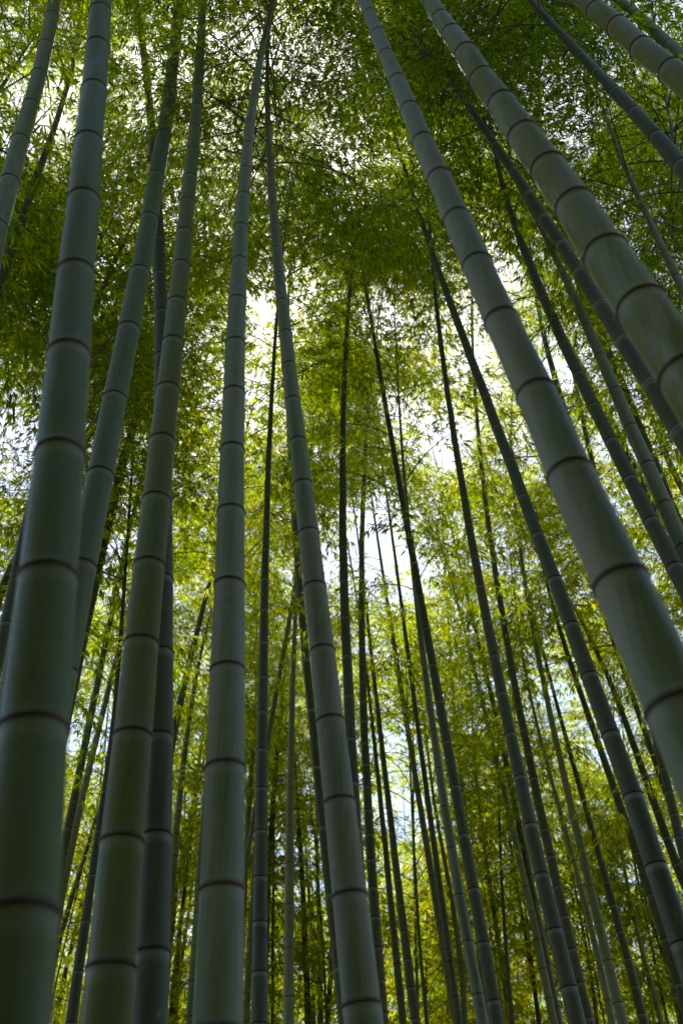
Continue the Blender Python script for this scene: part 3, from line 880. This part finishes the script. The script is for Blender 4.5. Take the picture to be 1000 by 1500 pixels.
T('light grey thin culm merging behind the left edge of the dark bamboo rising alone', 0.065, 'pale',
  [(660, 770, 3), (667, 799, 3.6), (675, 840, 4.2), (685.5, 877, 5), (696, 922, 5.8), (704, 956, 6.4), (714, 996, 7), (724, 1040, 7.8), (740, 1110, 9)], cb=0.58)
T('grey slim culm with close rings left of the dark bamboo rising alone', 0.085, 'grey',
  [(690, 960, 4.5), (697, 1000, 5.5), (707.6, 1034, 6.3), (718, 1078, 7.2), (730, 1129, 8), (740, 1167, 8.6), (752, 1221, 9.4), (762, 1262, 10), (775.6, 1320, 10.8), (784, 1367, 11.5), (796, 1432, 12.4), (806, 1476, 13), (812, 1500, 13.4)], cb=0.52)
T('faint upright thin culm above the bright bush, right of the bowing dark bamboo', 0.055, 'grey',
  [(650, 799, 2.6), (653, 857, 3.2), (657, 925, 4), (660, 976, 4.6), (661.5, 1000, 5), (667, 1068, 5.8), (674, 1136, 6.6)], cb=0.58)
T('slim culm trailing behind the left edge of the long dark bamboo', 0.085, 'dark',
  [(795, 830, 4.5), (801, 857, 5), (813, 901, 6), (830, 959, 7.3), (843, 1000, 8.3), (862, 1044, 9.3), (876, 1088, 10.2), (893.5, 1139, 11.2), (911, 1192, 12.2), (931, 1250, 13), (952.5, 1311, 13.8), (974.5, 1376, 14.6), (993, 1442, 15.4), (1010, 1500, 16)], nodes=[1044, 1088, 1139, 1192, 1250, 1311, 1376, 1442], cb=0.57)
T('dark slim culm following the right edge of the long dark bamboo', 0.085, 'dark',
  [(830, 870, 4.5), (845, 904.6, 5.4), (871, 949, 6.5), (891, 990, 7.7), (918, 1068, 9.7), (942, 1129, 11.2), (959, 1183.6, 12.4), (976, 1231, 13.4), (998, 1282, 14.5)], cb=0.58)
T('thin culm with ragged bright edge below the broad pale diagonal on the far right', 0.078, 'dark',
  [(872, 870, 5), (886, 911, 6), (898, 942, 6.8), (918, 996, 8), (945.6, 1075, 9.4), (962.6, 1126, 10.3), (976, 1163, 11), (1000, 1228, 12)], cb=0.58)
T('slender culm with silvery upper half, between the dark pair and the long dark bamboo', 0.090, 'grey',
  [(749, 580, 3), (750, 622, 3.4), (752, 720, 4.4), (757, 769, 5), (762, 826, 5.7), (769, 864, 6.2), (777, 908, 6.9), (787.5, 959, 7.6), (797.7, 1000, 8.2), (810.5, 1061, 9.1), (819, 1102, 9.7), (829, 1146, 10.4), (839.4, 1197, 11.1), (851, 1245, 11.8), (861.5, 1299, 12.6), (874, 1353.6, 13.6), (888, 1408, 14.6), (906.5, 1476, 16), (914, 1500, 16.6)],
  nodes=[1061, 1102, 1146, 1197, 1245, 1299, 1353, 1408, 1470], cb=0.58)
T('dark slender culm leaning close to the right of the one with silvery upper half', 0.080, 'dark',
  [(795, 950, 4.5), (804.5, 1000, 5.3), (823, 1061, 6.3), (837, 1109, 7.2), (850, 1156, 8), (864, 1204, 8.9), (877.6, 1258, 9.9), (894.6, 1313, 11), (908, 1367, 12), (925, 1432, 13), (942, 1493, 14)], cb=0.54)
T('faded thin culm left of the one with silvery upper half', 0.060, 'grey',
  [(760, 930, 3), (772, 1000, 4), (784, 1051, 4.7), (796, 1102, 5.4), (809.6, 1150, 6.1), (823, 1200.6, 6.9), (837, 1251.6, 7.7), (848.7, 1296, 8.4), (864, 1357, 9.3), (877.6, 1408, 10), (891, 1476, 11)], cb=0.54)
T('thin faint culm low on the right between two darker slanting ones', 0.055, 'grey',
  [(898, 1130, 3.3), (905, 1197, 4.2), (913, 1282, 5.3), (932, 1357, 6.3), (949, 1425, 7.2), (966, 1493, 8.2)], cb=0.5)
T('dark thin culm near the lower right corner, lowest on that side', 0.050, 'dark',
  [(935, 1270, 4), (949, 1333, 5), (973, 1408, 6.1), (993, 1476, 7.1)], cb=0.5)
T('wispy culm behind the foot of the dark pair at the lower right', 0.045, 'pale',
  [(808, 1140, 2.5), (823, 1221, 3.3), (843.6, 1306, 4.2), (860.6, 1408, 5.2), (874, 1500, 6.1)], cb=0.52)
T('twiggy thin culm left of the foot of the dark bamboo rising alone', 0.042, 'dark',
  [(729, 1060, 2.6), (730, 1150, 3.5), (733, 1272, 4.6), (740, 1374, 5.6), (750, 1500, 6.6)], cb=0.52)
T('thin dim culm running beside the grey close-ringed one near the bottom', 0.050, 'dark',
  [(740, 1160, 3.2), (747, 1234, 4), (762, 1333, 5.1), (777, 1415, 6), (789, 1500, 7)], cb=0.5)
# --- upper right thin ones
T('slender culm crossing the bright sky patch in the upper right', 0.075, 'grey',
  [(868, 100, 3.5), (872.5, 129, 4.3), (883, 163, 5.2), (894.6, 194, 6.2), (911.6, 235, 8), (928.6, 275, 9.4), (944, 309, 10.6), (959, 343, 12), (976, 377, 13), (993, 411, 14), (1010, 445, 15), (1040, 510, 17.6)], cb=0.62, keep=0.7)
T('small thin culm at the right edge, below the one crossing the sky patch', 0.050, 'grey',
  [(968, 205, 4), (976, 245, 5), (986, 289, 6.4), (1000, 323, 8), (1015, 362, 9)], cb=0.62, size=0.7, keep=0.6)
T('pale thin culm appearing above the algae-blotched bamboo and again beneath it', 0.065, 'pale',
  [(788, 120, 3.6), (790, 150, 4.4), (792, 200, 6), (800, 260, 8), (812, 320, 10), (822, 345, 10.6), (836, 385, 11.5)], cb=0.62, size=0.7, keep=0.7)
T('pale thin culm disappearing behind the broad pale diagonal near its top', 0.060, 'pale',
  [(590, 40, 3.2), (595, 68, 4), (602, 112, 5), (615.6, 156, 6), (632.6, 194, 6.8), (650, 231, 7.4), (680, 300, 8.6), (712, 375, 9.8)], cb=0.62, size=0.7, keep=0.7)
T('dark vertical stem close to the right edge of the broad pale diagonal, halfway up', 0.060, 'dark',
  [(780, 400, 5), (786, 440, 6), (796, 493, 8), (806, 530, 8.6), (814, 562, 9.2), (836, 630, 10.5)], cb=0.62, size=0.7)
T('thin dark stem between the broad pale diagonal and the paired shiny one', 0.055, 'dark',
  [(832, 500, 4.5), (843, 568, 6), (854, 619, 7), (864, 663, 7.6), (878, 730, 8.5), (895, 800, 9.5)], cb=0.62, size=0.7)
T('thin grey stem low under the white-ringed culm at the right edge', 0.060, 'grey',
  [(925, 540, 4.8), (942, 581, 6), (959, 626, 7.8), (976, 670, 9), (1000, 718, 11)], cb=0.62, size=0.7)
T('light slanting culm among the twigs behind the slate-green bamboo', 0.045, 'pale',
  [(490, 560, 2.6), (483, 600, 3.2), (476, 640, 3.8), (468, 677, 4.4), (460, 710, 4.8), (450, 760, 5.4)], cb=0.62, size=0.7)
# --- further bamboos that stand in line behind the large ones
B = standing_behind
B('thickest bamboo', 4.3, 16.0, 0.46, 1.1, 1, 'leafy-topped bamboo hidden behind the blurred corner bamboo, leaves spreading on both sides of it')
B('thickest bamboo', 6.6, 15.5, 0.44, 1.2, 2, 'farther leafy bamboo in line behind the blurred corner bamboo', 0.1)
B('grey-green bamboo leaning away', 2.5, 17.0, 0.50, 1.1, 3, 'tall leafy bamboo hidden behind the leaning grey-green bamboo at upper left')
B('streaked moss-green', 3.0, 16.5, 0.50, 1.1, 4, 'tall leafy bamboo hidden behind the streaked moss-green bamboo')
B('pale grey upright', 3.2, 16.0, 0.52, 1.0, 5, 'leafy bamboo hidden behind the pale upright bamboo')
B('broad pale grey', 4.4, 15.5, 0.50, 1.1, 6, 'leafy bamboo hidden behind the broad pale diagonal')
B('broad pale grey', 7.0, 15.0, 0.46, 1.2, 7, 'farther leafy bamboo in line behind the broad pale diagonal', 0.15)
B('broad bamboo blotched', 5.2, 16.0, 0.50, 1.1, 8, 'leafy bamboo hidden behind the algae-blotched bamboo')
B('broad bamboo blotched', 8.5, 16.0, 0.44, 1.2, 9, 'farther leafy bamboo in line behind the algae-blotched bamboo', 0.15)
B('grey bamboo leaning through', 2.6, 17.0, 0.46, 1.1, 10, 'leafy bamboo hidden behind the grey bamboo in the top left corner')
B('mottled grey-green', 4.0, 17.0, 0.46, 1.1, 11, 'leafy bamboo hidden behind the mottled bamboo in the top right corner')
B('slim closely ringed', 2.6, 16.0, 0.46, 1.1, 12, 'leafy bamboo hidden behind the slim closely ringed dark bamboo')
B('grey bamboo leaning through', 4.0, 18.0, 0.44, 1.2, 13, 'farther leafy bamboo in line behind the grey bamboo in the top left corner')


# ------------------------------------------------------------------ distant bamboos without a tracing
LINES = [('blurred corner bamboo', [(151, 0), (113, 405), (86, 673), (49, 1073), (10, 1500)]), ('streaked moss-green bamboo', [(294, 0), (269, 343), (237, 650), (209, 945), (153, 1500)]),
         ('pale upright bamboo', [(395, 0), (353, 335), (342, 660), (321, 1500)]), ('slate-green bamboo', [(391, 0), (399, 303), (435, 648), (473, 956), (533, 1500)]),
         ('bowing dark bamboo', [(500, 0), (547, 496), (592, 745), (640, 1000), (730, 1500)]), ('dark bamboo rising alone', [(600, 0), (632, 374), (679, 731), (733, 1017), (843, 1500)]),
         ('long dark bamboo', [(540, 0), (587, 241), (681, 500), (787, 784), (894, 1076), (1040, 1500)])]
USED = {}


def where(px, py, stem):
    """Words that say between which of the large culms a distant bamboo shows."""
    px, py = min(max(px, 5), 995), min(max(py, 5), 1495)
    xs = sorted((float(np.interp(py, [q[1] for q in pts], [q[0] for q in pts])), nm) for nm, pts in LINES)
    row = 'high up' if py < 520 else 'halfway up' if py < 1000 else 'low down'
    left = [nm for v, nm in xs if v <= px]
    right = [nm for v, nm in xs if v > px]
    if not left:
        t = 'left of the ' + right[0]
    elif not right:
        t = 'right of the ' + left[-1]
    else:
        t = 'between the %s and %s' % (left[-1], right[0])
    return '%s-stemmed distant bamboo leafing %s %s' % (stem, row, t)


def fill_bamboo(x, y, H, d, lean, cb, size, keep, tone, label, i):
    r = np.random.default_rng(5000 + i)
    zz = np.concatenate([np.arange(-0.05, H, 0.4), [H]])
    t = zz / H
    az = r.uniform(0, 6.28)
    off = lean * zz + 0.0 * zz
    bow = r.uniform(0.2, 1.2) * t ** 3
    L = np.stack([x + off + math.cos(az) * bow, y + math.sin(az) * bow + r.uniform(-0.03, 0.03) * zz, zz], axis=1)
    base = L[0].copy()
    path = Path(L - base)

    def diam_at(a):
        f = a / path.length
        return d * (1 - 0.93 * f ** 1.15) + 0.004

    stem = ('dark', 'grey', 'green')[i % 3]
    if not label:
        pm = path(path.length * 0.62) + base
        px, py, dp = project(pm)
        label = where(px, py, stem) if dp > 1 and pm[1] > 0 else 'unseen bamboo added behind the viewpoint to shade the culms'
    na, a, g = [], 0.2, 0.2
    while a < path.length - 0.1:
        na.append(a)
        g = min(g * 1.05, 0.36) if a < path.length * 0.5 else max(g * 0.975, 0.14)
        a += g
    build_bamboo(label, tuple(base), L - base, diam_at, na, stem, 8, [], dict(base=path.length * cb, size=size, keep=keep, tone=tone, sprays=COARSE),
                 group='slender bamboos at the back of the grove', seed=7000 + i)


FILLS = []
frng = np.random.default_rng(41)
# x across, y away from the camera; a loose grid thinned at random
for gy in np.arange(16.0, 40.0, 2.5):
    half = 0.50 * gy + 2.5
    for gx_ in np.arange(-half, half + 0.1, 3.0):
        FILLS.append((gx_ + frng.uniform(-1.2, 1.2), gy + frng.uniform(-1.2, 1.2)))
# the flanks, nearer
for gy in np.arange(4.5, 17.0, 2.6):
    for sg in (-1, 1):
        for q in (0.46, 0.66):
            FILLS.append((sg * (q * gy + frng.uniform(0.0, 1.0)), gy + frng.uniform(-0.9, 0.9)))
for i, (fx, fy) in enumerate(FILLS):
    r_ = np.random.default_rng(300 + i)
    if r_.random() < 0.15 or (fx < 0 and fy < 7.5):
        continue
    H_ = r_.uniform(11.5, 16.5)
    lab = ''
    far = fy > 15.5
    fill_bamboo(fx, fy, H_, r_.uniform(0.055, 0.085), r_.normal(0, 0.03), r_.uniform(0.30, 0.42) if far else r_.uniform(0.42, 0.54), r_.uniform(1.05, 1.35) if far else r_.uniform(0.85, 1.15), 0.95, r_.normal(0.17 if far else 0.0, 0.10), lab, i)  # far leaves get a yellower, brighter tone that stands in for sunlight
# unseen bamboos added beside and behind the camera to shade the feet of the culms
for i in range(56):
    r_ = np.random.default_rng(900 + i)
    a_ = R(105 + 150 * (i + r_.uniform(-0.3, 0.3)) / 55.0) + R(0)
    d_ = r_.uniform(4.5, 10)
    fill_bamboo(d_ * math.sin(a_), d_ * math.cos(a_), r_.uniform(9.5, 13), r_.uniform(0.09, 0.12), r_.normal(0, 0.02), 0.08, 1.25, 0.9, 0.0, '', 500 + i)

# slim dark culms scattered through the background, seen low between the large ones
SLIM = [(62, 15), (128, 19), (252, 17), (268, 21), (408, 18), (476, 20), (494, 16), (598, 21), (628, 18), (646, 23), (690, 20), (738, 17), (766, 22), (786, 16), (822, 20), (852, 24),
        (876, 17), (902, 21), (926, 18), (940, 23), (962, 16), (984, 20)]
for i, (px_, d_) in enumerate(SLIM):
    r_ = np.random.default_rng(1500 + i)
    x_ = (px_ - 500) / FPX * 0.967 * d_
    fill_bamboo(x_, d_, r_.uniform(11, 14.5), r_.uniform(0.045, 0.07), r_.normal(0, 0.02), 0.45, 0.9, 0.75, 0.15, '', 3 * (600 + i))
# the top left corner
for i, (fx, fy, hh) in enumerate(((-3.3, 4.0, 16.0), (-4.3, 5.2, 16.5), (-2.8, 2.9, 15.0), (-5.2, 7.0, 16.0))):
    fill_bamboo(fx, fy, hh, 0.08, 0.01, 0.50, 1.1, 0.95, -0.1, 'leafy bamboo at the upper left edge, ' + ('nearest the corner', 'lower of two beside the grey bamboo', 'almost overhead', 'farthest from the corner')[i], 3 * (700 + i))


# ------------------------------------------------------------------ ground
gs = 61
gx = np.linspace(-150, 150, gs)
GX, GY = np.meshgrid(gx, gx + 40)
GZ = 0.06 * np.sin(GX * 0.7 + 1.3) * np.cos(GY * 0.53) + 0.04 * np.sin(GX * 1.7 + GY * 1.1)
rise = np.clip((-9.5 - GY) / 16.0, 0, 1)                    # unseen slope added behind the viewpoint to block low sky light
GZ = GZ + 16.0 * rise * rise * (3 - 2 * rise)
gv = np.stack([GX, GY, GZ - 0.02], axis=-1).reshape(-1, 3)
ii = (np.arange(gs - 1)[:, None] * gs + np.arange(gs - 1)[None, :]).ravel()
gq = np.stack([ii, ii + 1, ii + gs + 1, ii + gs], axis=1)
g = link('ground', quads_mesh('ground', gv, gq, [ground_material()]))
g['kind'] = 'structure'
g['label'] = 'leaf-littered ground of the bamboo grove'
for t in INFO:
    print('B D=%.1f H=%.1f z0=%.1f z1=%.1f dtop=%.3f w=%.0f rings=%d  %s' % (t[1], t[2], t[3], t[4], t[5], t[6], t[7], t[0]))
print('POLYS', sum(len(m.polygons) for m in bpy.data.meshes), 'objects', len(bpy.data.objects))
